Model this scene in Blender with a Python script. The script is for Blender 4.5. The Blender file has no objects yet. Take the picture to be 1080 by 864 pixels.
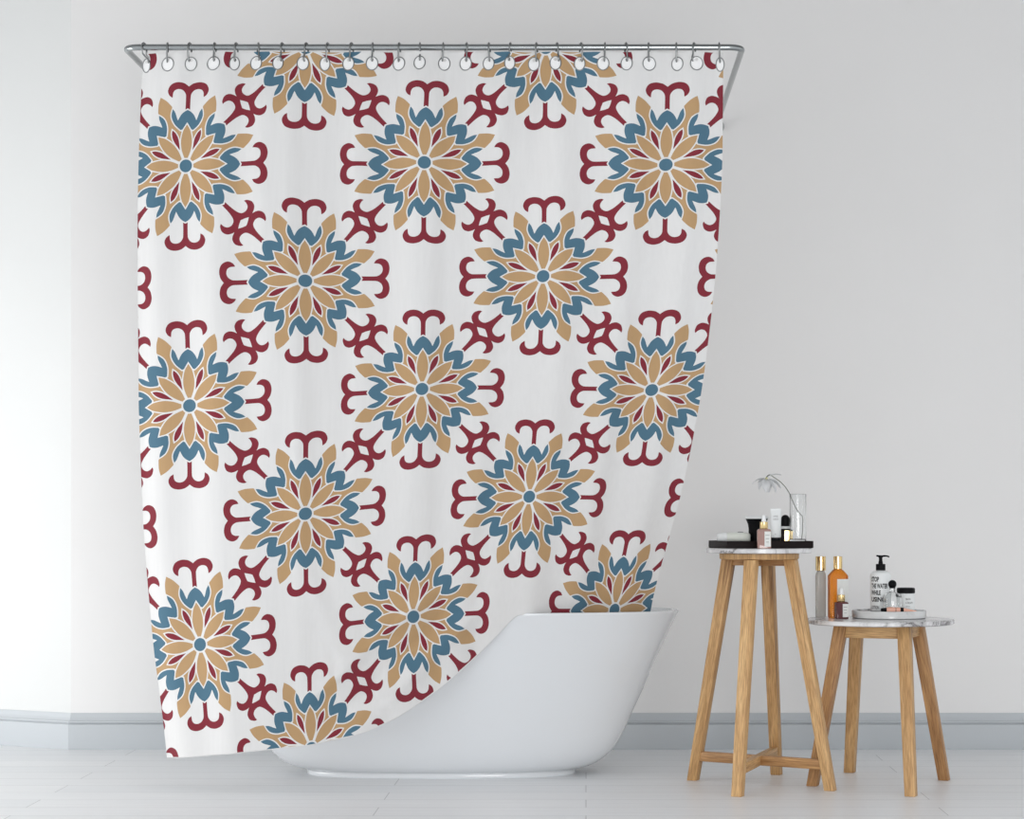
import bpy, bmesh, math, random
import numpy as np
from mathutils import Vector, Matrix, geometry
random.seed(4)
C = bpy.context.scene.collection
PI = math.pi

# ------------------------------------------------------------------ helpers
def link(o, parent=None):
    C.objects.link(o)
    if parent is not None: o.parent = parent
    return o
def tag(o, label=None, cat=None, group=None, kind=None):
    if label: o['label'] = label
    if cat: o['category'] = cat
    if group: o['group'] = group
    if kind: o['kind'] = kind
    return o
def thing(name, loc, label, cat, rz=0, group=None):
    o = bpy.data.objects.new(name, None); o.empty_display_size = .05
    o.location = loc; o.rotation_euler = (0, 0, rz); link(o)
    return tag(o, label, cat, group)
def obj(name, bm, m, parent=None, smooth=True, sharp=35, loc=None, rz=0):
    me = bpy.data.meshes.new(name)
    bmesh.ops.recalc_face_normals(bm, faces=bm.faces[:])
    bm.to_mesh(me); bm.free()
    for mm in (m if isinstance(m, (list, tuple)) else [m]): me.materials.append(mm)
    if smooth:
        me.polygons.foreach_set('use_smooth', [True]*len(me.polygons))
        if sharp: me.set_sharp_from_angle(angle=math.radians(sharp))
    o = bpy.data.objects.new(name, me)
    if loc is not None: o.location = loc
    o.rotation_euler = (0, 0, rz)
    return link(o, parent)
def rings_bm(rings, bm=None, cap0=True, cap1=True, closed=True):
    bm = bm or bmesh.new()
    vs = [[bm.verts.new(p) for p in r] for r in rings]
    n = len(rings[0])
    for a, b in zip(vs[:-1], vs[1:]):
        for k in range(n if closed else n-1):
            k2 = (k+1) % n
            bm.faces.new((a[k], a[k2], b[k2], b[k]))
    if cap0: bm.faces.new(vs[0][::-1])
    if cap1: bm.faces.new(vs[-1])
    return bm
def lathe(profile, n=48, cx=0, cy=0, sx=1, sy=1, bm=None, cap0=True, cap1=True):
    return rings_bm([[(cx+r*sx*math.cos(2*PI*k/n), cy+r*sy*math.sin(2*PI*k/n), z) for k in range(n)] for r, z in profile], bm, cap0, cap1)
def rrect(w, d, r, n=5):
    pts = []
    for sx, sy, a0 in ((1, 1, 0), (-1, 1, 90), (-1, -1, 180), (1, -1, 270)):
        for k in range(n+1):
            a = math.radians(a0+90*k/n)
            pts.append((sx*(w/2-r)+r*math.cos(a), sy*(d/2-r)+r*math.sin(a)))
    return pts
def stack(sections, bm=None, n=5, cap0=True, cap1=True):
    """sections: (w, d, corner radius, z)"""
    return rings_bm([[(x, y, z) for x, y in rrect(w, d, r, n)] for w, d, r, z in sections], bm, cap0, cap1)
def tube(path, rad, n=10, closed=False, bm=None):
    bm = bm or bmesh.new()
    P = [Vector(p) for p in path]; N = len(P)
    R = rad if isinstance(rad, (list, tuple)) else [rad]*N
    T = []
    for k in range(N):
        a = P[(k-1) % N] if (closed or k > 0) else P[k]
        b = P[(k+1) % N] if (closed or k < N-1) else P[k]
        T.append((b-a).normalized())
    up = Vector((0, 0, 1)) if abs(T[0].z) < .9 else Vector((1, 0, 0))
    u = T[0].cross(up).normalized(); rings = []
    for k in range(N):
        u = (u - T[k]*u.dot(T[k])).normalized(); v = T[k].cross(u)
        rings.append([P[k]+u*R[k]*math.cos(2*PI*q/n)+v*R[k]*math.sin(2*PI*q/n) for q in range(n)])
    vs = [[bm.verts.new(p) for p in r] for r in rings]
    pairs = list(zip(vs[:-1], vs[1:])) + ([(vs[-1], vs[0])] if closed else [])
    for a, b in pairs:
        for k in range(n):
            bm.faces.new((a[k], a[(k+1) % n], b[(k+1) % n], b[k]))
    if not closed: bm.faces.new(vs[0][::-1]); bm.faces.new(vs[-1])
    return bm
def bevel(bm, w, seg=2):
    bmesh.ops.bevel(bm, geom=bm.edges[:]+bm.verts[:], offset=w, segments=seg, affect='EDGES', profile=.5)
    return bm
def spline(pts, n=8):
    out = []
    P = [Vector(p) for p in pts]
    for k in range(len(P)-1):
        p0 = P[max(k-1, 0)]; p1 = P[k]; p2 = P[k+1]; p3 = P[min(k+2, len(P)-1)]
        for q in range(n):
            t = q/n
            out.append(.5*((2*p1)+(p2-p0)*t+(2*p0-5*p1+4*p2-p3)*t*t+(3*p1-p0-3*p2+p3)*t**3))
    out.append(P[-1]); return out
ORD = 'first second third fourth fifth sixth seventh eighth ninth tenth eleventh twelfth thirteenth fourteenth fifteenth sixteenth seventeenth eighteenth nineteenth twentieth twenty-first twenty-second twenty-third twenty-fourth twenty-fifth twenty-sixth'.split()

# ---------------------------------------------------------------- materials
def nt(name):
    m = bpy.data.materials.new(name); m.use_nodes = True
    t = m.node_tree; b = t.nodes['Principled BSDF']
    return m, t, b
def N(t, kind, **kw):
    n = t.nodes.new(kind)
    for k, v in kw.items():
        if k in n.inputs: n.inputs[k].default_value = v
        else: setattr(n, k, v)
    return n
def coords(t, scale=(1, 1, 1), rot=(0, 0, 0)):
    tc = N(t, 'ShaderNodeTexCoord'); mp = N(t, 'ShaderNodeMapping')
    mp.inputs['Scale'].default_value = scale; mp.inputs['Rotation'].default_value = rot
    t.links.new(tc.outputs['Object'], mp.inputs['Vector']); return mp.outputs['Vector']
def ramp(t, fac, stops):
    r = N(t, 'ShaderNodeValToRGB'); e = r.color_ramp.elements
    while len(e) < len(stops): e.new(.5)
    for k, (p, c) in enumerate(stops): e[k].position = p; e[k].color = (*c, 1)
    t.links.new(fac, r.inputs['Fac']); return r.outputs['Color']
def mat(name, col, rough=.5, metal=0, trans=0, ior=1.45, var=.04, scale=30, bump=0, bscale=200, coat=0, spec=None):
    m, t, b = nt(name)
    v = coords(t)
    n = N(t, 'ShaderNodeTexNoise', Scale=scale, Detail=3.0)
    t.links.new(v, n.inputs['Vector'])
    lo = [max(0, c*(1-var)) for c in col]; hi = [min(1, c*(1+var)) for c in col]
    t.links.new(ramp(t, n.outputs['Fac'], [(.3, lo), (.7, hi)]), b.inputs['Base Color'])
    b.inputs['Roughness'].default_value = rough; b.inputs['Metallic'].default_value = metal
    b.inputs['Transmission Weight'].default_value = trans; b.inputs['IOR'].default_value = ior
    b.inputs['Coat Weight'].default_value = coat
    if spec is not None: b.inputs['Specular IOR Level'].default_value = spec
    if bump:
        n2 = N(t, 'ShaderNodeTexNoise', Scale=bscale, Detail=4.0); t.links.new(v, n2.inputs['Vector'])
        bp = N(t, 'ShaderNodeBump', Strength=bump, Distance=.002); t.links.new(n2.outputs['Fac'], bp.inputs['Height'])
        t.links.new(bp.outputs['Normal'], b.inputs['Normal'])
    return m
def wood(name, light, dark, seed=0):
    m, t, b = nt(name)
    v = coords(t, (22, 22, 1.6))
    w = N(t, 'ShaderNodeTexNoise', Scale=2.2, Detail=6.0, Roughness=.62, Distortion=.6); w.noise_dimensions = '4D'; w.inputs['W'].default_value = seed
    t.links.new(v, w.inputs['Vector'])
    v2 = coords(t, (160, 160, 9))
    g = N(t, 'ShaderNodeTexNoise', Scale=2.0, Detail=4.0); t.links.new(v2, g.inputs['Vector'])
    c1 = ramp(t, w.outputs['Fac'], [(.28, dark), (.5, [(a+b_)/2 for a, b_ in zip(light, dark)]), (.68, light)])
    mx = N(t, 'ShaderNodeMixRGB', blend_type='MULTIPLY'); mx.inputs['Fac'].default_value = .8
    t.links.new(c1, mx.inputs['Color1'])
    t.links.new(ramp(t, g.outputs['Fac'], [(.35, (.55, .5, .45)), (.6, (1, 1, 1))]), mx.inputs['Color2'])
    v3 = coords(t, (34, 34, 1.1)); k = N(t, 'ShaderNodeTexNoise', Scale=1.0, Detail=2.0, Distortion=.3); k.noise_dimensions = '4D'; k.inputs['W'].default_value = seed+2.5
    t.links.new(v3, k.inputs['Vector'])
    m2 = N(t, 'ShaderNodeMixRGB', blend_type='MULTIPLY'); m2.inputs['Fac'].default_value = .8; t.links.new(mx.outputs['Color'], m2.inputs['Color1'])
    t.links.new(ramp(t, k.outputs['Fac'], [(.30, (.42, .34, .28)), (.36, (1, 1, 1))]), m2.inputs['Color2'])   # a few dark heartwood streaks
    t.links.new(m2.outputs['Color'], b.inputs['Base Color'])
    b.inputs['Roughness'].default_value = .5
    bp = N(t, 'ShaderNodeBump', Strength=.25, Distance=.001); t.links.new(g.outputs['Fac'], bp.inputs['Height']); t.links.new(bp.outputs['Normal'], b.inputs['Normal'])
    return m
def marble(name, seed=0, base=(.78, .78, .79)):
    m, t, b = nt(name)
    v = coords(t, (1, 1, 1.0), (.2, .3, .5+seed))
    n1 = N(t, 'ShaderNodeTexNoise', Scale=5.0, Detail=8.0, Roughness=.62, Distortion=1.2); t.links.new(v, n1.inputs['Vector'])
    vein = ramp(t, n1.outputs['Fac'], [(.36, (1, 1, 1)), (.475, (.60, .59, .59)), (.5, (.16, .15, .15)), (.52, (.62, .61, .61)), (.64, (1, 1, 1))])
    n2 = N(t, 'ShaderNodeTexNoise', Scale=3.0, Detail=3.0); t.links.new(v, n2.inputs['Vector'])
    mask = ramp(t, n2.outputs['Fac'], [(.40, (0, 0, 0)), (.56, (1, 1, 1))])
    mx = N(t, 'ShaderNodeMixRGB', blend_type='MULTIPLY'); mx.inputs['Color1'].default_value = (*base, 1)
    t.links.new(mask, mx.inputs['Fac']); t.links.new(vein, mx.inputs['Color2'])
    t.links.new(mx.outputs['Color'], b.inputs['Base Color']); b.inputs['Roughness'].default_value = .18
    return m
def fabric(name, col):
    m, t, b = nt(name)
    v = coords(t)
    wx = N(t, 'ShaderNodeTexWave', Scale=180.0, Distortion=1.5, Detail=2.0); wx.bands_direction = 'X'; t.links.new(v, wx.inputs['Vector'])
    wz = N(t, 'ShaderNodeTexWave', Scale=180.0, Distortion=1.5, Detail=2.0); wz.bands_direction = 'Z'; t.links.new(v, wz.inputs['Vector'])
    ad = N(t, 'ShaderNodeMath', operation='ADD'); t.links.new(wx.outputs['Fac'], ad.inputs[0]); t.links.new(wz.outputs['Fac'], ad.inputs[1])
    v2 = coords(t, (90, 90, 6)); n = N(t, 'ShaderNodeTexNoise', Scale=1.0, Detail=3.0); t.links.new(v2, n.inputs['Vector'])
    lo = [c*.985 for c in col]; hi = [min(1, c*1.012) for c in col]
    t.links.new(ramp(t, n.outputs['Fac'], [(.3, lo), (.7, hi)]), b.inputs['Base Color'])
    bp = N(t, 'ShaderNodeBump', Strength=.12, Distance=.0006); t.links.new(ad.outputs[0], bp.inputs['Height']); t.links.new(bp.outputs['Normal'], b.inputs['Normal'])
    b.inputs['Roughness'].default_value = .8; b.inputs['Specular IOR Level'].default_value = .25
    b.inputs['Sheen Weight'].default_value = .1
    return m

M = {}
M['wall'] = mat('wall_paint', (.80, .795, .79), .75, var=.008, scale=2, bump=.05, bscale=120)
M['wall2'] = mat('side_wall_dimmed', (.69, .70, .695), .75, var=.008, scale=2, bump=.05, bscale=120)  # wall colour darkened to offset the strong lamp light on this side
M['unseen_ceiling'] = mat('dimming_ceiling_grey', (.42, .42, .42), .7)  # mid-grey to cut light bounced onto the upper walls
M['base'] = mat('baseboard_paint', (.50, .53, .555), .45, var=.01, scale=3)
M['ceramic'] = mat('tub_acrylic', (.72, .742, .765), .16, var=.004, scale=2, coat=.4)
M['chrome'] = mat('brushed_chrome', (.34, .36, .365), .2, 1, var=.03)
M['steel'] = mat('ring_steel', (.27, .28, .28), .28, 1, var=.05)
M['white'] = fabric('curtain_white', (.735, .731, .726))
M['patch'] = mat('white_eyelet_vinyl', (.90, .90, .90), .5, var=.005)
M['tan'] = fabric('curtain_tan', (.475, .305, .155))
M['blue'] = fabric('curtain_blue', (.075, .165, .235))
M['maroon'] = fabric('curtain_maroon', (.215, .024, .038))
OL, OD = (.70, .44, .20), (.44, .24, .09)
M['oak'] = wood('oak', OL, OD, 0); M['oak2'] = wood('oak_grained', (.60, .34, .14), (.28, .13, .045), 3)
M['oak3'] = wood('oak_pale', (.76, .50, .24), (.50, .27, .10), 7)
M['marble'] = marble('white_marble'); M['marble2'] = marble('grey_veined_marble', 1.3)
M['marble3'] = marble('tray_marble', 2.2, (.66, .67, .67))
M['gold'] = mat('gold_cap', (.72, .54, .27), .2, 1, var=.05)
M['black'] = mat('black_plastic', (.005, .005, .006), .45, spec=.12)
M['dark'] = mat('dark_lacquer', (.009, .005, .005), .4, spec=.15)
M['glass'] = mat('clear_glass', (.96, .97, .97), .02, 0, 1, 1.45, var=.005)
M['orange'] = mat('amber_liquid_glass', (.95, .33, .03), .04, 0, .75, 1.36, var=.03)
M['greyglass'] = mat('smoky_glass', (.60, .585, .55), .06, 0, .6, 1.4, var=.03)
M['redglass'] = mat('wine_red_glass', (.10, .012, .016), .08, 0, .15, var=.1)
M['pinkglass'] = mat('dusky_pink_glass', (.42, .25, .215), .08, 0, .15, var=.05)
M['label'] = mat('paper_label', (.70, .71, .69), .6, var=.03, scale=80)
M['plastic'] = mat('white_plastic', (.80, .82, .82), .35, var=.01)
M['rubber'] = mat('white_rubber_bulb', (.82, .83, .84), .5)
M['cream'] = mat('soap_cream', (.74, .765, .70), .42, var=.02)
M['peach'] = mat('peach_plastic', (.76, .42, .32), .4)
M['ink'] = mat('black_ink', (.012, .012, .012), .6)
M['greyink'] = mat('grey_ink', (.25, .25, .26), .6)
M['stem'] = mat('flower_stem', (.05, .06, .03), .6, var=.3)
M['petal'] = mat('white_petal', (.80, .81, .82), .6, 0, .35, var=.05)
M['yellow'] = mat('pale_flower_centre', (.62, .60, .30), .7, var=.3, scale=300)

def floor_mat():
    m, t, b = nt('whitewashed_planks')
    v = coords(t)
    br = N(t, 'ShaderNodeTexBrick', Scale=1.0); br.offset = .37; br.offset_frequency = 2
    br.inputs['Brick Width'].default_value = 1.9; br.inputs['Row Height'].default_value = .2
    br.inputs['Mortar Size'].default_value = .0016; br.inputs['Mortar Smooth'].default_value = .2; br.inputs['Bias'].default_value = 0
    br.inputs['Color1'].default_value = (.80, .815, .83, 1); br.inputs['Color2'].default_value = (.84, .85, .86, 1); br.inputs['Mortar'].default_value = (.46, .47, .48, 1)
    t.links.new(v, br.inputs['Vector'])
    v2 = coords(t, (1.2, 30, 1)); n = N(t, 'ShaderNodeTexNoise', Scale=2.0, Detail=6.0, Roughness=.6); t.links.new(v2, n.inputs['Vector'])
    mx = N(t, 'ShaderNodeMixRGB', blend_type='MULTIPLY'); mx.inputs['Fac'].default_value = .5
    t.links.new(br.outputs['Color'], mx.inputs['Color1'])
    t.links.new(ramp(t, n.outputs['Fac'], [(.3, (.84, .85, .86)), (.6, (1, 1, 1))]), mx.inputs['Color2'])
    t.links.new(mx.outputs['Color'], b.inputs['Base Color'])
    b.inputs['Roughness'].default_value = .38
    bp = N(t, 'ShaderNodeBump', Strength=.15, Distance=.001); t.links.new(n.outputs['Fac'], bp.inputs['Height']); t.links.new(bp.outputs['Normal'], b.inputs['Normal'])
    return m
M['floor'] = floor_mat()

# ------------------------------------------------------------------ setting
YW = 9.237; XC = -2.18                                   # back wall plane, corner with the angled left wall
LA = math.radians(27); LEN = 2.6
XL, YL = XC-LEN*math.cos(LA), YW+LEN*math.sin(LA)
def slab(pts, z0, z1, bm=None):
    return rings_bm([[(x, y, z0) for x, y in pts], [(x, y, z1) for x, y in pts]], bm)
tag(obj('floor', slab([(-12, -14), (12, -14), (12, 12), (-12, 12)], -.1, 0), M['floor'], smooth=False), kind='structure')
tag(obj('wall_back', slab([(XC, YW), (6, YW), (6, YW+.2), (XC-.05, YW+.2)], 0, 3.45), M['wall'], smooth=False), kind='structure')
tag(obj('unseen_ceiling', slab([(-7, 4.8), (6, 4.8), (6, 12), (-7, 12)], 3.45, 3.6), M['unseen_ceiling'], smooth=False), kind='structure')  # unseen part-depth ceiling, added to dim the top of the walls
nx, ny = math.sin(LA), math.cos(LA)
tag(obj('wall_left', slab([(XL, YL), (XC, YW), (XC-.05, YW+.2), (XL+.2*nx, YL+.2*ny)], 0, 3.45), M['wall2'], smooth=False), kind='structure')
prof = [(-.002, .1525), (.004, .1525), (.006, .148), (.008, .138), (.013, .128), (.017, .122), (.018, .1215), (.027, .1200), (.0285, .1165), (.027, .1125), (.0185, .1112), (.0185, .107), (.0255, .1060), (.0265, .104), (.0265, .004), (.0255, 0), (-.002, 0)]
def baseboard(name, a, b, ma, mb):
    """a, b: ends along the wall; ma, mb: outward mitre directions (unit protrusion)"""
    bm = rings_bm([[(a[0]+p*ma[0], a[1]+p*ma[1], z) for p, z in prof], [(b[0]+p*mb[0], b[1]+p*mb[1], z) for p, z in prof]])
    tag(obj(name, bm, M['base'], sharp=20), kind='structure')
mit = math.tan(LA/2)
baseboard('baseboard_back', (XC, YW), (6, YW), (mit*-1, -1), (0, -1))
baseboard('baseboard_left', (XL, YL), (XC, YW), (-nx, -ny), (mit*-1, -1))

# ------------------------------------------------------------------ bathtub
TX, TY = -.555, 8.39
def sup(a, b, z, e=2.35, n=96):
    out = []
    for k in range(n):
        th = 2*PI*k/n; c, s = math.cos(th), math.sin(th)
        out.append((a*math.copysign(abs(c)**(2/e), c), b*math.copysign(abs(s)**(2/e), s), z))
    return out
tub = thing('bathtub', (TX, TY, 0), 'white freestanding oval bathtub with flared sides behind the patterned shower curtain', 'bathtub')
half = [(.500, .020), (.537, .022), (.572, .032), (.600, .045), (.630, .066), (.656, .092), (.680, .125), (.707, .175), (.734, .237), (.775, .325), (.814, .42), (.866, .53), (.905, .612), (.911, .622), (.911, .6265), (.906, .629), (.890, .629), (.884, .6265), (.880, .615), (.84, .53), (.78, .40), (.72, .27), (.66, .18), (.58, .135), (.45, .12), (.2, .116)]
bm = rings_bm([sup(a, a*.38, z) for a, z in half])
obj('shell', bm, M['ceramic'], tub, sharp=50)
bm = rings_bm([sup(a, a*.38, z) for a, z in [(.50, 0), (.512, 0), (.515, .004), (.515, .014), (.508, .021), (.45, .021)]])
obj('plinth', bm, M['ceramic'], tub, sharp=50)

# -------------------------------------------------------------- shower rod
YR, ZR, RR = 7.667, 2.637, .0108
rod = thing('curtain_rod', (-.536, YW, ZR), 'chrome shower rail with two bent ends reaching back to the wall', 'curtain rod')
def arc(cx, cy, r, a0, a1, n=10):
    return [(cx+r*math.cos(math.radians(a0+(a1-a0)*k/n)), cy+r*math.sin(math.radians(a0+(a1-a0)*k/n)), 0) for k in range(n+1)]
L_ = 1.087; yf = YR-YW; br_ = .05
path = [(-L_, -.004, 0), (-L_, yf+.2, 0)]+arc(-L_+br_, yf+br_, br_, 180, 270)+[(-.5, yf, 0), (.5, yf, 0)]+arc(L_-br_, yf+br_, br_, 270, 360)+[(L_, yf+.2, 0), (L_, -.004, 0)]
obj('rail', tube(path, RR, 20), M['chrome'], rod)
for s in (-1, 1):
    bm = lathe([(.034, 0), (.034, .004), (.03, .010), (.016, .014), (.014, .03)], 32)
    bmesh.ops.rotate(bm, verts=bm.verts[:], cent=(0, 0, 0), matrix=Matrix.Rotation(PI/2, 3, 'X'))
    bmesh.ops.translate(bm, verts=bm.verts[:], vec=(s*L_, 0, 0))
    obj('wall_flange', bm, M['chrome'], rod)

# ---------------------------------------------------------- shower curtain
# cloth control points: pattern column, pattern row -> where that spot of the cloth hangs (x, z in metres)
CTRL=[(1,0,-0.9834,2.6334),(3,0,-0.1400,2.6334),(0,1,-1.4069,2.2202),(2,1,-0.5648,2.2248),(4,1,0.2819,2.2299),(1,2,-0.9853,1.8150),(3,2,-0.1520,1.8396),(0,3,-1.3941,1.3769),(2,3,-0.5792,1.4374),(4,3,0.2380,1.4450),(1,4,-0.9873,0.9966),(3,4,-0.2059,1.0588),(0,5,-1.3583,0.5361),(2,5,-0.6204,0.6264),(4,5,0.1075,0.6344),(1,6,-0.9734,0.1647),(3,6,-0.2605,0.1900),(-0.42,0,-1.5634,2.6334),(-0.42,1,-1.5807,2.2189),(-0.42,2,-1.5852,1.7943),(-0.42,3,-1.5833,1.3708),(-0.42,4,-1.5684,0.9498),(-0.42,5,-1.5335,0.5112),(-0.42,5.9,-1.4902,0.1317),(4.46,0,0.4834,2.6334),(4.46,1,0.4869,2.2306),(4.46,2,0.4729,1.8471),(4.46,3,0.4359,1.4498),(4.46,4,0.3669,1.0564),(4.46,5,0.2668,0.6395),(0,0,-1.3872,2.6334),(2,0,-0.5484,2.6334),(4,0,0.2904,2.6334)]
K = np.array(CTRL)
def tps_k(r2): return np.where(r2 > 1e-12, r2*np.log(np.maximum(r2, 1e-12)), 0)
d2 = ((K[:, None, :2]-K[None, :, :2])**2).sum(-1)
A = np.zeros((len(K)+3,)*2); A[:len(K), :len(K)] = tps_k(d2)+np.eye(len(K))*.02
A[:len(K), len(K)] = 1; A[:len(K), len(K)+1:] = K[:, :2]; A[len(K):, :len(K)] = A[:len(K), len(K):].T
CX = np.linalg.solve(A, np.r_[K[:, 2], 0, 0, 0]); CZ = np.linalg.solve(A, np.r_[K[:, 3], 0, 0, 0])
HOOK = [152, 176, 201, 226, 249, 273, 297, 323.5, 346, 370, 394, 421, 442.5, 468, 491, 516, 539, 565, 588, 613, 637, 661, 684, 713, 733, 758]
HX = [(p-618)/300 for p in HOOK]                          # hook positions along the rail (m)
HI = [-.42+(p-149)*4.88/614+.012 for p in HOOK]
def sstep(a, b, x):
    t = np.clip((x-a)/(b-a), 0, 1); return t*t*(3-2*t)
def surf(I, J):
    I = np.asarray(I, float); J = np.asarray(J, float)
    r2 = (I[:, None]-K[None, :, 0])**2+(J[:, None]-K[None, :, 1])**2
    B = np.concatenate([tps_k(r2), np.ones((len(I), 1)), I[:, None], J[:, None]], 1)
    X = B@CX; Z = B@CZ
    W = ((-.01106*I+.0853)*I-.02233)*I+.0088
    Y = YR+W*(np.maximum(J, 0)/5)**1.5
    g = sstep(0, 1.2, J)
    # small gathers at the rings, broad soft folds further down
    Y += .0065*(1-.75*sstep(.1, 2.2, J))*np.sin(2*PI*I/.395+.8*np.sin(I*2.1))*sstep(-.42, -.2, I)
    Y += .009*g*np.sin(2*PI*(I/1.27+.03*J)+1.9)+.005*g*np.sin(2*PI*(I/.43+.04*np.sin(J*1.7))+2.2)
    # soft folds: gentle rise from the left, steeper fall to the right
    h = sstep(-.2, .6, J)
    for i0, sl, wl, wr, amp in ((.30, .02, .30, .16, .016), (.86, .01, .34, .13, .030), (1.42, -.02, .26, .18, .016), (2.03, .005, .36, .13, .030), (2.60, -.03, .26, .12, .026), (3.18, -.02, .30, .16, .018), (3.72, -.03, .30, .14, .022), (4.2, -.02, .22, .12, .016)):
        dI = I-i0-sl*J-.02*np.sin(J*1.6+i0*3)
        Y -= 2.1*amp*h*np.where(dI < 0, np.exp(-(dI/wl)**2), np.exp(-(dI/wr)**2))*(1-.45*sstep(3.2, 5.6, J))
    # left edge turns slightly back
    Y += .03*np.exp(-((I+.42)/.12)**2)
    # pulled diagonal creases running to the rim of the tub
    def crease(i0, j0, i1, j1, w, amp):
        dx, dy = i1-i0, j1-j0; L = math.hypot(dx, dy); dx /= L; dy /= L
        t = (I-i0)*dx+(J-j0)*dy; s = -(I-i0)*dy+(J-j0)*dx
        return amp*np.exp(-(s/w)**2)*sstep(-.25, .15, t)*(1-sstep(L-.2, L+.2, t))
    Y -= crease(2.15, 4.82, 1.0, 5.6, .07, .024)
    Y += crease(2.3, 5.0, 1.2, 5.85, .08, .018)
    Y -= crease(2.6, 5.0, 1.6, 5.8, .06, .018)
    Y -= crease(1.05, 4.6, 1.35, 5.5, .09, .026)
    Y += crease(1.35, 4.6, 1.6, 5.4, .12, .014)
    return np.stack([X, Y, Z], 1)
HEM = [(-.42, 5.90), (.3, 5.93), (.7, 5.95), (1.0, 5.965), (1.25, 5.95), (1.5, 5.92), (1.75, 5.85), (2.0, 5.74), (2.2, 5.63), (2.4, 5.50), (2.6, 5.35), (2.8, 5.175), (2.92, 5.065), (2.97, 5.03), (3.02, 5.02), (3.07, 5.06), (3.15, 5.25), (3.3, 5.42), (3.6, 5.5), (4.0, 5.5), (4.40, 5.5)]

# pattern motif outlines; unit = one pattern column
U = 1366.0
def cr(pts, n=4):
    return [(p.x, p.y) for p in spline([(x, y, 0) for x, y in pts], n)]
def sym(half):                                            # half outline from the axis tip to the axis base, mirrored
    return half+[(x, -y) for x, y in half[::-1] if abs(y) > 1e-6]
def grow(poly, d):
    n = len(poly); out = []
    area = sum(poly[k][0]*poly[(k+1) % n][1]-poly[(k+1) % n][0]*poly[k][1] for k in range(n))
    sg = 1 if area > 0 else -1
    for k in range(n):
        a, p, b = (Vector(poly[(k+q) % n]) for q in (-1, 0, 1))
        e1 = (p-a).normalized(); e2 = (b-p).normalized()
        n1 = Vector((e1.y, -e1.x))*sg; n2 = Vector((e2.y, -e2.x))*sg
        m = (n1+n2); m = m.normalized() if m.length > 1e-4 else n1
        q = p+m*min(d/max(m.dot(n1), .45), d*1.9); out.append((q.x, q.y))
    return out
petal = sym(cr([(477, 0), (450, 17), (412, 39), (370, 52), (320, 62), (270, 65), (230, 62), (180, 53), (130, 36), (92, 20)])+[(80, 0)])
mar = sym(cr([(443, 0), (420, 14), (390, 25), (340, 31), (290, 25), (240, 12), (194, 0)]))
leaf = sym(cr([(861, 0), (793, 51), (705, 89)])+cr([(705, 89), (670, 88), (608, 74), (513, 66), (440, 84), (350, 92), (250, 56)])+[(200, 0)])
up = cr([(644, 0), (622, 40), (582, 78), (522, 108)])[:-1]+cr([(522, 109), (560, 124), (592, 135), (625, 150), (655, 174)])[:-1]+cr([(655, 174), (622, 183), (572, 187), (522, 171), (472, 140), (437, 104), (412, 73)])+[(425, 40), (440, 0)]
crown = sym(up)
upo = cr([(663, 0), (634, 48), (590, 92)])[:-1]+[(560, 106)]+cr([(606, 128), (640, 146), (676, 174)])[:-1]+cr([(672, 182), (622, 197), (572, 201), (516, 184), (463, 151), (427, 114), (396, 75)])+[(410, 40), (425, 0)]
crowno = sym(upo)
tee = sym([(917, 0)]+cr([(917, 0), (937, 25), (957, 62), (967, 126), (952, 189), (917, 228), (862, 244), (812, 222), (787, 185)])[1:-1]+cr([(787, 185), (802, 183), (842, 179), (874, 157), (886, 112), (872, 66), (832, 34), (782, 27), (648, 27)])+[(634, 0)])
c8 = .8
arm = sym([(0, 0), (0, 187)]+cr([(0, 187), (20, 241), (59, 287), (128, 304), (197, 270), (219, 232)])[1:-1]+cr([(219, 232), (172, 231), (122, 209), (98, 163), (106, 106), (139, 67), (218, 43), (312, 34), (394, 32)])+[(380, 0)])
arm = [(x*c8, y*c8) for x, y in arm]
dia = [(x*c8, y*c8) for x, y in [(0, 112), (30, 62), (36, 50), (58, 0), (50, -22), (36, -50), (30, -62), (0, -112), (-30, -62), (-36, -50), (-58, 0), (-36, 50), (-30, 62)]]
circ = lambda r, n=28: [(r*math.cos(2*PI*k/n), r*math.sin(2*PI*k/n)) for k in range(n)]
V, F, PR = [], [], []
def add(poly, cx, cy, ang, pr, s=1/U):
    c, q = math.cos(ang), math.sin(ang); b = len(V)
    pts = [(cx+(x*c-y*q)*s, cy+(x*q+y*c)*s) for x, y in poly]
    if max(p[0] for p in pts) < -.45 or min(p[0] for p in pts) > 4.5 or max(p[1] for p in pts) < 0 or min(p[1] for p in pts) > 6.05: return
    area = sum(pts[k][0]*pts[(k+1) % len(pts)][1]-pts[(k+1) % len(pts)][0]*pts[k][1] for k in range(len(pts)))
    if area < 0: pts = pts[::-1]
    V.extend(Vector(p) for p in pts); F.append(list(range(b, b+len(pts)))); PR.append(pr)
bound = [(-.42, .035)]+[(-.42, .035+k*(5.865/60)) for k in range(1, 60)]
hem = [(x, y) for x, y in cr(HEM, 8)]
bound += hem+[(4.40+.06*k/60, 5.5-k*(5.465/60)) for k in range(1, 61)]+[(4.46-4.88*k/200, .035) for k in range(1, 200)]
bound = bound[::-1]
V.extend(Vector(p) for p in bound); F.append(list(range(len(bound)))); PR.append(0)
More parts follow.
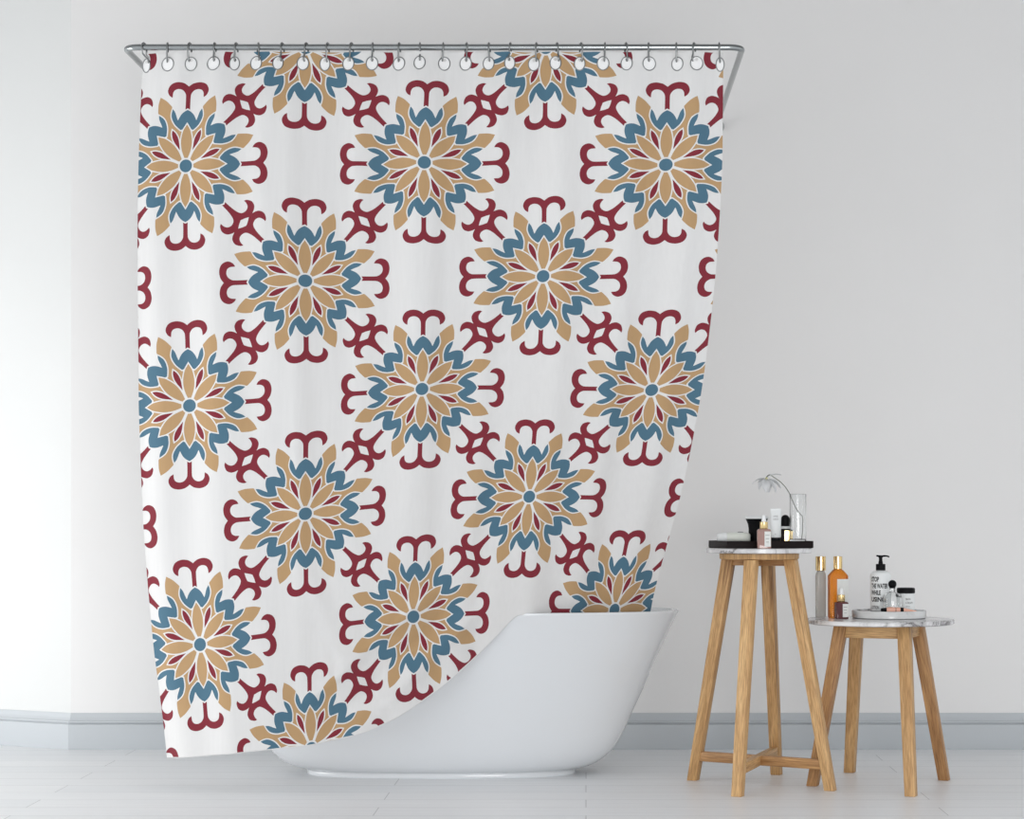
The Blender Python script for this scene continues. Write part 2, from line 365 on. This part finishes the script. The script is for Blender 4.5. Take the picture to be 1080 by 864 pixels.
for i in range(-1, 6):
    for j in range(-1, 8):
        if (i+j) % 2 == 1:
            for k in range(8):
                a = k*PI/4; a2 = a+PI/8
                add(leaf, i, j, a2, 1)
                if k % 2 == 0: add(tee, i, j, a, 2)
                add(crowno, i, j, a, 4); add(crown, i, j, a, 5)
                add(grow(mar, 14), i, j, a2, 6); add(mar, i, j, a2, 7)
                add(grow(petal, 14), i, j, a, 8); add(petal, i, j, a, 9)
            add(circ(92), i, j, 0, 10); add(circ(74), i, j, 0, 11)
            dd = PI/4
        else: dd = -PI/4
        for a in (0, PI): add(arm, i+.5, j+.5, dd+a, 2)
        add(dia, i+.5, j+.5, dd, 3)
WID = [8, 12.5, 11.5, 13.5, 10, 12, 10.5, 11.5, 9.5, 11, 11, 11.5, 11, 11.5, 12, 11.5, 10.5, 11.5, 11, 10.5, 11.5, 11, 12.5, 11, 12.5, 8]
HOLE_J = .135
def hole(k, grow_=0.):
    return [(HI[k]+(WID[k]/252+grow_)*math.cos(2*PI*q/28), HOLE_J+(.056+grow_)*math.sin(2*PI*q/28)) for q in range(28)]
for k in range(26):
    b = len(V); h = hole(k); V.extend(Vector(p) for p in h); F.append(list(range(b, b+28))); PR.append(12)
    b = len(V); V.extend(Vector((HI[k]+.014*math.cos(2*PI*q/12), HOLE_J-.032+.014*math.sin(2*PI*q/12))) for q in range(12)); F.append(list(range(b, b+12))); PR.append(20)
nb = len(V)
for a in np.arange(-.37, 4.46, .05):
    for b in np.arange(.06, 6.0, .06): V.append(Vector((a+random.uniform(-.004, .004), b+random.uniform(-.004, .004))))
vs, es, fs, ov, oe, of = geometry.delaunay_2d_cdt(V, [], F, 0, 1e-6, True)
P2 = np.array([(v.x, v.y) for v in vs]); P3 = surf(P2[:, 0], P2[:, 1])
MI = {0: 0, 1: 1, 2: 3, 3: 0, 4: 0, 5: 2, 6: 0, 7: 3, 8: 0, 9: 1, 10: 0, 11: 2, 12: 4}
faces, mats = [], []
for f, o in zip(fs, of):
    if 0 not in o: continue
    p = max(PR[k] for k in o)
    if p == 20: continue
    faces.append(tuple(f)); mats.append(MI[p])
# turned-under hem along the lower edge
hp = [h for h in hem if h[0] < 3.06]
HP = surf([h[0] for h in hp], [h[1] for h in hp])
base = [Vector(p) for p in HP]; extra = []; rows = []
for k in range(len(hp)):
    tan = (base[min(k+1, len(base)-1)]-base[max(k-1, 0)]).normalized()
    back = Vector((0, 1, 0)); back = (back-tan*back.dot(tan)).normalized()
    down = tan.cross(back).normalized()
    if down.z > 0: down = -down
    r = .004
    row = [base[k]+down*(r*math.sin(a))+back*(r*(1-math.cos(a))) for a in (0, .6, 1.2, 1.8, 2.5, PI)]
    row.append(row[-1]-down*.022-back*.001); rows.append(row)
nv = len(P3); allv = [tuple(p) for p in P3]
for row in rows: allv += [tuple(p) for p in row]
R7 = 7
for k in range(len(rows)-1):
    for q in range(R7-1):
        a = nv+k*R7+q; faces.append((a, a+R7, a+R7+1, a+1)); mats.append(0)
used = sorted({v for f in faces for v in f}); idx = {v: k for k, v in enumerate(used)}
CO = Vector((-.536, YR, 0))
me = bpy.data.meshes.new('shower_curtain')
me.from_pydata([tuple(Vector(allv[v])-CO) for v in used], [], [tuple(idx[v] for v in f) for f in faces])
for q in ('white', 'tan', 'blue', 'maroon', 'patch'): me.materials.append(M[q])
me.polygons.foreach_set('material_index', mats); me.polygons.foreach_set('use_smooth', [True]*len(faces))
cur = link(bpy.data.objects.new('shower_curtain', me)); cur.location = CO
tag(cur, 'white shower curtain printed with tan, blue and maroon medallions, tucked into the tub', 'shower curtain')
for k in range(26):
    hh = hole(k, .002); S = surf([h[0] for h in hh], [h[1] for h in hh])
    bm = tube([Vector(p)-CO for p in S], .0020, 8, closed=True)
    e = obj('eyelet', bm, M['steel'], cur, sharp=None)
    if k == 0: e['label'] = 'silver metal eyelet near the top edge'

# ------------------------------------------------------------ curtain rings
for k in range(26):
    T_ = surf([HI[k]], [HOLE_J-.032])[0]
    zb = T_[2]+.002-ZR; yb = T_[1]-YR
    rw = .0036; R0 = RR+rw+.0006
    pts = []
    for q in range(13):
        a = PI*q/12; pts.append((0, -R0*math.cos(a), R0*math.sin(a)))     # over the rail, front to back
    low = zb
    pts += [(0, R0*.98, -.012), (0, R0*.8, low*.55), (0, yb+.006, low*.88), (0, yb+.004, low-.004), (0, yb, low-.007), (0, yb-.004, low-.004), (0, yb-.006, low*.88), (0, -R0*.8, low*.55), (0, -R0*.98, -.012)]
    tw = random.uniform(-.45, .45); lean = random.uniform(-.05, .05)
    pts2 = [(y*math.sin(tw)*.8+lean*z, y, z) for x, y, z in pts]
    bm = tube(pts2, rw*.85, 8, closed=True)
    o = obj('curtain_ring', bm, M['steel'], sharp=None, loc=(HX[k]+.003*math.sin(k*2.3), YR, ZR))
    lab = f'{ORD[k]} silver curtain ring from the left along the chrome shower rail'
    if k == 0: lab = 'leftmost silver curtain ring beside the left bend of the shower rail'
    if k == 25: lab = 'rightmost silver curtain ring beside the right bend of the shower rail'
    tag(o, lab, 'curtain ring', 'silver rings hanging the shower curtain from the rail')

# ------------------------------------------------------------------- tables
def leg_bm(foot, top, w, ang, wt=None):
    """square leg cut level at both ends; returned in a frame whose z runs along the leg"""
    wt = wt or w
    f = Vector(foot); t = Vector(top); ax = (t-f).normalized()
    x = Vector((math.cos(ang), math.sin(ang), 0)); y = Vector((-math.sin(ang), math.cos(ang), 0))
    bm = rings_bm([[c+x*sx*ww/2+y*sy*ww/2 for sx, sy in ((-1, -1), (1, -1), (1, 1), (-1, 1))] for c, ww in ((f, w), (t, wt))])
    bevel(bm, .0025, 2)
    q = ax.to_track_quat('Z', 'Y').to_matrix()
    mtx = Matrix.Translation(f)@q.to_4x4(); bm.transform(mtx.inverted())
    return bm, mtx
def leg(name, parent, foot, top, w, ang, m, wt=None):
    bm, mtx = leg_bm(foot, top, w, ang, wt); o = obj(name, bm, m, parent, sharp=30); o.matrix_local = mtx
    return o
def rail(name, parent, a, b, w, h, m, label=None):
    a, b = Vector(a), Vector(b); ax = (b-a); L = ax.length
    bm = rings_bm([[(sx*w/2, sy*h/2, z) for sx, sy in ((-1, -1), (1, -1), (1, 1), (-1, 1))] for z in (0, L)]); bevel(bm, .002, 2)
    o = obj(name, bm, m, parent, sharp=30); z = ax.normalized(); y = Vector((0, 0, 1)); x = y.cross(z).normalized(); y = z.cross(x)
    o.matrix_local = Matrix.Translation(a)@Matrix((x, y, z)).transposed().to_4x4()
    return o
T1 = Vector((.636, 8.007, 0))
tall = thing('side_table', T1, 'tall slim oak side table with white marble top, nearest the bathtub', 'table')
feet = {'l': (-.235, .149), 'f': (-.101, -.317), 'r': (.244, -.157), 'b': (.092, .323)}
tops = {'l': (-.108, .056), 'f': (-.038, -.125), 'r': (.110, -.052), 'b': (.042, .125)}
ta = math.radians(-24)
for k, mm in (('l', 'oak'), ('f', 'oak3'), ('r', 'oak3'), ('b', 'oak')):
    leg('leg', tall, (*feet[k], 0), (*tops[k], .83), .038, ta, M[mm], .044)
def at(k, z):
    u = z/.83; return (feet[k][0]*(1-u)+tops[k][0]*u, feet[k][1]*(1-u)+tops[k][1]*u, z)
rail('stretcher', tall, at('l', .092), at('r', .092), .028, .036, M['oak2'])
rail('stretcher', tall, at('f', .092), at('b', .092), .028, .0365, M['oak'])
rail('top_rail', tall, (-.108, .056, .818), (.110, -.052, .818), .026, .024, M['oak2'])
rail('top_rail', tall, (-.038, -.125, .818), (.042, .125, .818), .026, .0245, M['oak2'])
obj('seat_board', lathe([(.138, .829), (.1455, .832), (.146, .85), (.142, .853)], 64), M['oak'], tall)
obj('marble_top', lathe([(.188, .8525), (.1935, .855), (.194, .868), (.190, .871)], 96), M['marble'], tall)

T2 = Vector((1.087, 8.06, 0))
low = thing('side_table', T2, 'low oak side table with wide grey-veined round marble top, right of the tall one', 'table')
feet2 = {'l': (-.257, -.074), 'b': (-.071, .34), 'f': (.060, -.365), 'r': (.253, .096)}
tops2 = {'l': (-.150, -.062), 'b': (-.066, .150), 'f': (.068, -.150), 'r': (.147, .064)}
ta2 = math.radians(-22)
for k, mm in (('l', 'oak2'), ('b', 'oak'), ('f', 'oak'), ('r', 'oak2')):
    leg('leg', low, (*feet2[k], 0), (*tops2[k], .5905), .039, ta2, M[mm], .046)
for a, b, mm in (('l', 'f', 'oak3'), ('f', 'r', 'oak'), ('r', 'b', 'oak'), ('b', 'l', 'oak')):
    pa, pb = Vector((*tops2[a], .566)), Vector((*tops2[b], .566))
    rail('apron', low, pa, pb, .026, .047, M[mm])
obj('marble_top', lathe([(.266, .5905), (.273, .594), (.2735, .604), (.270, .608)], 128), M['marble2'], low)

# -------------------------------------------------- things on the tall table
def on1(x, y, z=.871): return (T1.x+x, T1.y+y, z)
tr = math.radians(13.6)
bm = stack([(.326, .236, .006, 0), (.33, .24, .008, .002), (.33, .24, .008, .0255), (.329, .239, .0075, .0265), (.321, .231, .006, .0265), (.320, .230, .006, .026), (.319, .229, .006, .0195)])
ty = obj('tray', bm, M['dark'], loc=on1(.006, .012), rz=tr); tag(ty, 'dark brown lacquered rectangular tray on the tall side table', 'tray')
ZT = .871+.0195
# soap case
t = thing('soap_case', on1(-.092, .035, ZT), 'pale oval soap case lying at the left end of the dark tray', 'soap case', rz=.02)
def soap(w0, w1, m, name):
    bm = bmesh.new(); rings = []
    for x in w0:
        f = min(1, math.sqrt(max(0, 1-(max(0, abs(x)-.030)/.032)**2))*.8+.2) if abs(x) < .0625 else .2
        rings.append([(x, .034*f*math.copysign(abs(math.cos(a))**.6, math.cos(a)), .019+.0185*(.55+.45*f)*math.copysign(abs(math.sin(a))**.6, math.sin(a))) for a in [2*PI*k/32 for k in range(32)]])
    zmin = min(p[2] for r in rings for p in r)
    return obj(name, rings_bm([[(x, y, z-.0005) for x, y, z in r] for r in rings], bm), m, t)
soap([-.062, -.058, -.052, -.045, -.037, -.030, -.0268], 0, M['plastic'], 'end_cap')
soap([-.0262, -.02, 0, .02, .03, .037, .045, .052, .058, .062], 0, M['cream'], 'case_body')
bm = lathe([(.0, .0372), (.011, .0372), (.0115, .0385), (.009, .0398), (.0, .0402)], 24, cx=.026, sy=.5, cap0=False, cap1=False)
obj('lid_mark', bm, M['greyink'], t)
# black flared jar with pale lid
t = thing('cosmetic_jar', on1(-.003, .075, ZT), 'flared black jar with thin pale lid on the dark tray', 'jar')
obj('jar_body', lathe([(.026, 0), (.030, .002), (.0305, .05), (.033, .068), (.039, .082), (.041, .087)], 40), M['black'], t)
obj('lid', lathe([(.041, .087), (.0435, .0885), (.0435, .0945), (.041, .097)], 40), M['plastic'], t)
# dropper bottles
def dropper(loc, rz, label, bw, bh, glass, s=1.0, group=None):
    t = thing('dropper_bottle', loc, label, 'bottle', rz)
    obj('glass_body', stack([(bw*.92, bw*.92, .005, 0), (bw, bw, .006, .002), (bw, bw, .006, bh*.90), (bw*.9, bw*.9, .010, bh*.965), (bw*.5, bw*.5, .011, bh)]), glass, t)
    cw = bw*.30
    c = obj('gold_collar', lathe([(cw*.97, bh), (cw, bh+.001), (cw, bh+.0235*s), (cw*.93, bh+.0245*s)], 32), M['gold'], t); c['label'] = 'shiny gold collar'
    obj('rubber_bulb', lathe([(cw*.62, bh+.0245*s), (cw*.6, bh+.030*s), (cw*.52, bh+.034*s), (cw*.46, bh+.042*s), (cw*.36, bh+.047*s), (cw*.1, bh+.049*s)], 24), M['rubber'], t)
    lb = obj('paper_label', stack([(bw*.46, .0008, .0002, bh*.1), (bw*.46, .0008, .0002, bh*.86)], n=1), M['label'], t, smooth=False)
    lb.location = (bw*.24, -bw/2-.0005, 0)
    for q in range(3):
        ln = obj('print_line', stack([(bw*(.3-.05*q), .0005, .0001, 0), (bw*(.3-.05*q), .0005, .0001, .0018)], n=1), M['greyink'], t, smooth=False)
        ln.location = (bw*.22, -bw/2-.0011, bh*(.66-.17*q))
    return t
dropper(on1(.005, -.150), math.radians(0), 'dusky pink dropper bottle with gold collar standing before the dark tray', .049, .072, M['pinkglass'])
# text helper
def text_bm(s, size, sx=1.0, bold=.0):
    cu = bpy.data.curves.new('t', 'FONT'); cu.body = s; cu.size = size; cu.offset = bold; cu.resolution_u = 3
    o = bpy.data.objects.new('t', cu); C.objects.link(o)
    dg = bpy.context.evaluated_depsgraph_get()
    me = bpy.data.meshes.new_from_object(o.evaluated_get(dg))
    bm = bmesh.new(); bm.from_mesh(me)
    bpy.data.objects.remove(o); bpy.data.curves.remove(cu); bpy.data.meshes.remove(me)
    for v in bm.verts: v.co.x *= sx
    return bm
def wrap(bm, x0, z0, r, tilt=0):
    bmesh.ops.triangulate(bm, faces=bm.faces[:])
    for v in bm.verts:
        x = (v.co.x+x0)/r; z = v.co.y+z0
        v.co = (r*math.sin(x), -r*math.cos(x), z)
    return bm
def flat(bm, x0, y0, z0):
    for v in bm.verts: v.co = (v.co.x+x0, y0, v.co.y+z0)
    return bm
# hand cream tube standing on its cap
t = thing('cream_tube', on1(.060, -.012, ZT), 'white cream tube standing on its black cap on the dark tray', 'tube')
obj('cap', lathe([(.0165, 0), (.0185, .001), (.0185, .018), (.017, .019)], 32), M['black'], t)
def ell(w, d, z, n=40): return [(w*math.cos(2*PI*k/n), d*math.sin(2*PI*k/n), z) for k in range(n)]
obj('tube_body', rings_bm([ell(.0180, .0175, .019), ell(.0195, .0185, .022), ell(.0195, .0155, .06), ell(.0198, .009, .10), ell(.02, .0035, .116), ell(.02, .0015, .119), ell(.02, .0015, .125)]), M['plastic'], t)
def yt(z): return -(.0185+(z-.022)*(.0155-.0185)/.038 if z < .06 else .0155+(z-.06)*(.009-.0155)/.04)-.0012
for s, sz, x, z, mm in (('HAND', .0085, -.010, .094, 'greyink'), ('CREAM', .0085, -.011, .083, 'greyink'), ('30 ml', .005, -.006, .030, 'greyink')):
    bm = text_bm(s, sz, .72); bmesh.ops.triangulate(bm, faces=bm.faces[:])
    for v in bm.verts:
        xx = v.co.x+x; zz = v.co.y+z; w_ = .0196; v.co = (xx, yt(zz)*math.sqrt(max(.05, 1-(xx/w_)**2))-.0004, zz)
    obj('printed_text', bm, M[mm], t, smooth=False)
# dark bottle with domed cap
t = thing('perfume_bottle', on1(.100, .045, ZT), 'dark bottle with black domed cap and gold label beside the glass vase', 'bottle')
obj('bottle_body', stack([(.048, .034, .006, 0), (.05, .036, .008, .002), (.05, .036, .008, .046), (.046, .032, .010, .05)]), M['dark'], t)
obj('collar', lathe([(.015, .05), (.017, .051), (.017, .058), (.015, .060)], 32), M['plastic'], t)
obj('domed_cap', lathe([(.0155, .060)]+[(.0165*math.cos(a), .085+.0165*math.sin(a)*1.05) for a in [PI/2*k/8 for k in range(8)]]+[(.0008, .1023)], 32), M['black'], t)
g = obj('gold_label', stack([(.028, .001, .0002, .004), (.028, .001, .0002, .044)], n=1), M['gold'], t, smooth=False); g.location = (.010, -.0187, 0)
# vase and flower
VX, VY = .142, -.004
t = thing('glass_vase', on1(VX, VY, ZT), 'tall clear cylindrical glass vase at the right end of the dark tray', 'vase')
obj('vase_glass', lathe([(.026, 0), (.0295, .002), (.0305, .006), (.0305, .176), (.0297, .1785), (.0288, .1775), (.0283, .17), (.0283, .014), (.024, .012), (.004, .0115)], 56), M['glass'], t)
fl = thing('flower', on1(VX, VY, ZT+.0125), 'single drooping white flower on a thin bent stem in the glass vase', 'flower')
sp = [(.014, .004, .0), (.0165, .003, .03), (.0175, .002, .078), (.010, 0, .090), (-.006, -.004, .110), (-.020, -.006, .140), (-.0305, -.008, .165), (-.046, -.010, .190), (-.064, -.012, .209), (-.086, -.013, .225), (-.100, -.0135, .234), (-.108, -.014, .2355), (-.115, -.0145, .230), (-.117, -.015, .224)]
obj('stem', tube(spline(sp, 5), .0013, 8), M['stem'], fl)
hc = Vector((-.117, -.015, .222))
obj('flower_centre', lathe([(.0008, -.006), (.005, -.004), (.0065, 0), (.005, .004), (.0008, .006)], 16), M['yellow'], fl).location = hc
for k, (az, el, L, wd) in enumerate([(180, -12, .042, .022), (205, -48, .034, .024), (260, -62, .036, .026), (330, -48, .044, .026), (20, -25, .050, .024), (8, 22, .048, .017), (120, -30, .040, .024), (70, -55, .040, .024)]):
    bm = bmesh.new(); rings = []
    a = math.radians(az); e = math.radians(el); dr = Vector((math.cos(a)*math.cos(e), math.sin(a)*math.cos(e), math.sin(e)))
    sd = Vector((-math.sin(a), math.cos(a), 0)); nn = dr.cross(sd).normalized()
    for q in range(9):
        u = q/8; w = wd*.66*math.sin(PI*min(1, .12+u*.86))**.7; row = []
        for sgn in (1, -1):
            for p in range(7):
                s = (p/6*2-1)*sgn
                row.append(hc+dr*(L*1.18*u+.003)+sd*(w*s)+nn*(.006*math.sin(u*PI)+.004*s*s+.0004*sgn)-Vector((0, 0, .010*u*u)))
        rings.append(row)
    obj('petal', rings_bm(rings, bm), M['petal'], fl, sharp=80)

# --------------------------------------------------- things on the low table
def on2(x, y, z=.608): return (T2.x+x, T2.y+y, z)
t = thing('perfume_bottle', on2(-.205, .135), 'slim smoky clear bottle with gold cap at the left edge of the low table', 'bottle', math.radians(8))
obj('glass_body', stack([(.034, .026, .008, 0), (.038, .030, .010, .003), (.039, .031, .010, .15), (.036, .029, .011, .163), (.030, .026, .012, .171), (.027, .025, .012, .175)]), M['greyglass'], t)
c = obj('gold_cap', lathe([(.0185, .175), (.0195, .176), (.0195, .2275), (.0185, .2285)], 32), M['gold'], t)
t = thing('perfume_bottle', on2(-.146, .085), 'large amber bottle with gold cap and pale label behind a small wine-red dropper bottle', 'bottle', math.radians(14))
obj('glass_body', stack([(.062, .040, .006, 0), (.068, .046, .008, .003), (.069, .047, .008, .155), (.066, .045, .010, .160), (.042, .036, .013, .176), (.031, .031, .0145, .181), (.029, .029, .0145, .184)]), M['orange'], t)
obj('gold_cap', lathe([(.0155, .182), (.0165, .183), (.0165, .2285), (.0155, .2295)], 32), M['gold'], t)
lb = obj('paper_label', stack([(.044, .0008, .0002, .02), (.044, .0008, .0002, .145)], n=1), M['label'], t, smooth=False); lb.location = (.010, -.0240, 0)
dropper(on2(-.141, .022), math.radians(6), 'small wine-red dropper bottle with gold collar in front of the amber bottle', .047, .064, M['redglass'])
# marble tray
t = obj('tray', lathe([(.132, 0), (.1375, .003), (.138, .026), (.136, .029), (.1315, .029), (.129, .0275), (.1275, .0235)], 96), M['marble3'], loc=on2(.041, .06, .6085))
tag(t, 'round marble tray on the low side table', 'tray')
ZM = .6085+.0236
# pump bottle
t = thing('pump_bottle', on2(.016, .103, ZM), 'white pump bottle with black lettering standing on the round marble tray', 'bottle')
obj('bottle_body', lathe([(.034, 0), (.038, .002), (.039, .006), (.039, .134), (.037, .141), (.031, .147), (.019, .150), (.016, .151), (.0155, .157)], 56), M['plastic'], t)
pm = obj('pump', lathe([(.0165, .152), (.0178, .153), (.0178, .175), (.0165, .1765), (.0085, .177), (.008, .186), (.0068, .187), (.0065, .200), (.0085, .201), (.009, .207), (.006, .209)], 32), M['black'], t)
obj('nozzle', tube(spline([(-.017, 0, .2075), (0, 0, .2055), (.016, 0, .2065), (.026, 0, .2055), (.032, 0, .2025)], 4), [.0012]+[.0035]*8+[.003]*8, 10), M['black'], pm)
for s, sz, x, z, mm, q in (('STOP', .0185, -.044, .112, 'ink', .56), ('THE WATER', .0185, -.044, .087, 'ink', .50), ('WHILE', .0185, -.044, .062, 'ink', .54), ('USING', .0185, -.044, .037, 'ink', .80), ('LOTION', .0135, -.044, .009, 'greyink', .50)):
    obj('printed_text', wrap(text_bm(s, sz*1.3, q, .0009), x, z, .0395), M[mm], t, smooth=False)
# clear bottle with round black stopper
t = thing('glass_bottle', on2(.048, .018, ZM), 'small clear glass bottle with round black stopper in front of the pump bottle', 'bottle')
obj('bottle_body', lathe([(.031, 0), (.034, .002), (.035, .006), (.035, .052), (.033, .060), (.026, .068), (.012, .074), (.0105, .076), (.0105, .088), (.0085, .088), (.0085, .075), (.024, .065), (.0315, .057), (.033, .050), (.033, .008), (.03, .006), (.004, .006)], 56), M['glass'], t)
obj('stopper', lathe([(.0008, .0885), (.011, .0885), (.0115, .0925)]+[(.0155*math.cos(a), .1035+.0155*math.sin(a)) for a in [-.75+(.75+PI/2)*k/12 for k in range(12)]]+[(.0008, .119)], 36), M['black'], t)
# jar with black lid
t = thing('cosmetic_jar', on2(.112, .113, ZM), 'round white cream jar with black lid at the right of the marble tray', 'jar')
obj('jar_body', lathe([(.029, 0), (.032, .002), (.0325, .006), (.0325, .060), (.030, .066), (.029, .068)], 48), M['plastic'], t)
obj('lid', lathe([(.030, .0665), (.0335, .0675), (.034, .070), (.034, .083), (.032, .0865), (.029, .0872)], 48), M['black'], t)
for s, sz, x, z in (('SKIN', .009, -.006, .042), ('CREAM', .009, -.006, .028), ('50 ml', .006, -.004, .016)):
    obj('printed_text', wrap(text_bm(s, sz*1.2, .85), x, z, .0329), M['ink'], t, smooth=False)
# peach makeup tube
t = thing('makeup_tube', on2(.001, -.036, ZM), 'peach makeup tube with black tip lying across the front of the marble tray', 'tube')
pts = [(.018, 0, .0108), (.030, 0, .0108), (.07, .001, .0098), (.085, .001, .0085), (.110, .001, .006), (.126, .002, .0042), (.130, .002, .0038)]
obj('tube_body', tube(pts, [.0085, .0106, .0096, .0083, .0056, .0036, .002], 24), M['peach'], t)
obj('tip', tube([(-.003, 0, .0108), (0, 0, .0108), (.010, 0, .0108), (.018, 0, .0108)], [.0045, .006, .0075, .0075], 20), M['black'], t)
for x0, x1, r in ((.050, .056, .0104), (.068, .080, .0099)):
    z0 = .0108-(x0-.03)*.025; z1 = .0108-(x1-.03)*.03
    bm = tube([(x0, .0005, z0), (x1, .0008, z1)], [r*.99, r*.93], 24)
    obj('black_band', bm, M['black'], t)

# -------------------------------------------------------------- light, camera
w = bpy.data.worlds.new('daylight'); bpy.context.scene.world = w; w.use_nodes = True
bg = w.node_tree.nodes['Background']; bg.inputs['Strength'].default_value = 1.10
wt = w.node_tree; wc = N(wt, 'ShaderNodeTexCoord'); ws = N(wt, 'ShaderNodeSeparateXYZ'); wt.links.new(wc.outputs['Generated'], ws.inputs[0])
wm = N(wt, 'ShaderNodeMath', operation='MULTIPLY_ADD'); wm.inputs[1].default_value = .5; wm.inputs[2].default_value = .5; wt.links.new(ws.outputs['Z'], wm.inputs[0])
SKY = [(.56, (.97, .985, 1)), (.85, (1.2, 1.22, 1.25))]     # bright towards the horizon, dimmer overhead
wt.links.new(ramp(wt, wm.outputs[0], SKY), bg.inputs['Color'])
def area(name, loc, target, sx, sy, power, col):
    l = bpy.data.lights.new(name, 'AREA'); l.shape = 'RECTANGLE'; l.size = sx; l.size_y = sy; l.energy = power; l.color = col
    o = bpy.data.objects.new(name, l); o.location = loc
    o.rotation_euler = (Vector(target)-Vector(loc)).to_track_quat('-Z', 'Y').to_euler(); C.objects.link(o); return o
area('window_daylight', (-4.5, 7.35, .95), (-1.6, 9.0, .5), 2.0, 1.8, 58, (1, .995, .985))
area('added_front_fill', (1.1, -.9, .8), (.9, 9.2, .5), 2.4, 1.5, 135, (1, .99, .98))  # added soft fill behind the camera, no actual doorway there
sc = bpy.context.scene
sc.view_settings.view_transform = 'Standard'; sc.view_settings.look = 'None'; sc.view_settings.gamma = 1
sc.view_settings.exposure = 0; sc.view_settings.use_curve_mapping = False
cd = bpy.data.cameras.new('camera'); cam = bpy.data.objects.new('camera', cd); C.objects.link(cam); sc.camera = cam
cam.location = (0, 0, 1.0); cam.rotation_euler = (PI/2, 0, 0)
F_ = 2300; cd.sensor_fit = 'HORIZONTAL'; cd.sensor_width = 36; cd.lens = F_/1080*36
cd.shift_x = -(618-540)/1080; cd.shift_y = (541-432)/1080; cd.clip_end = 100
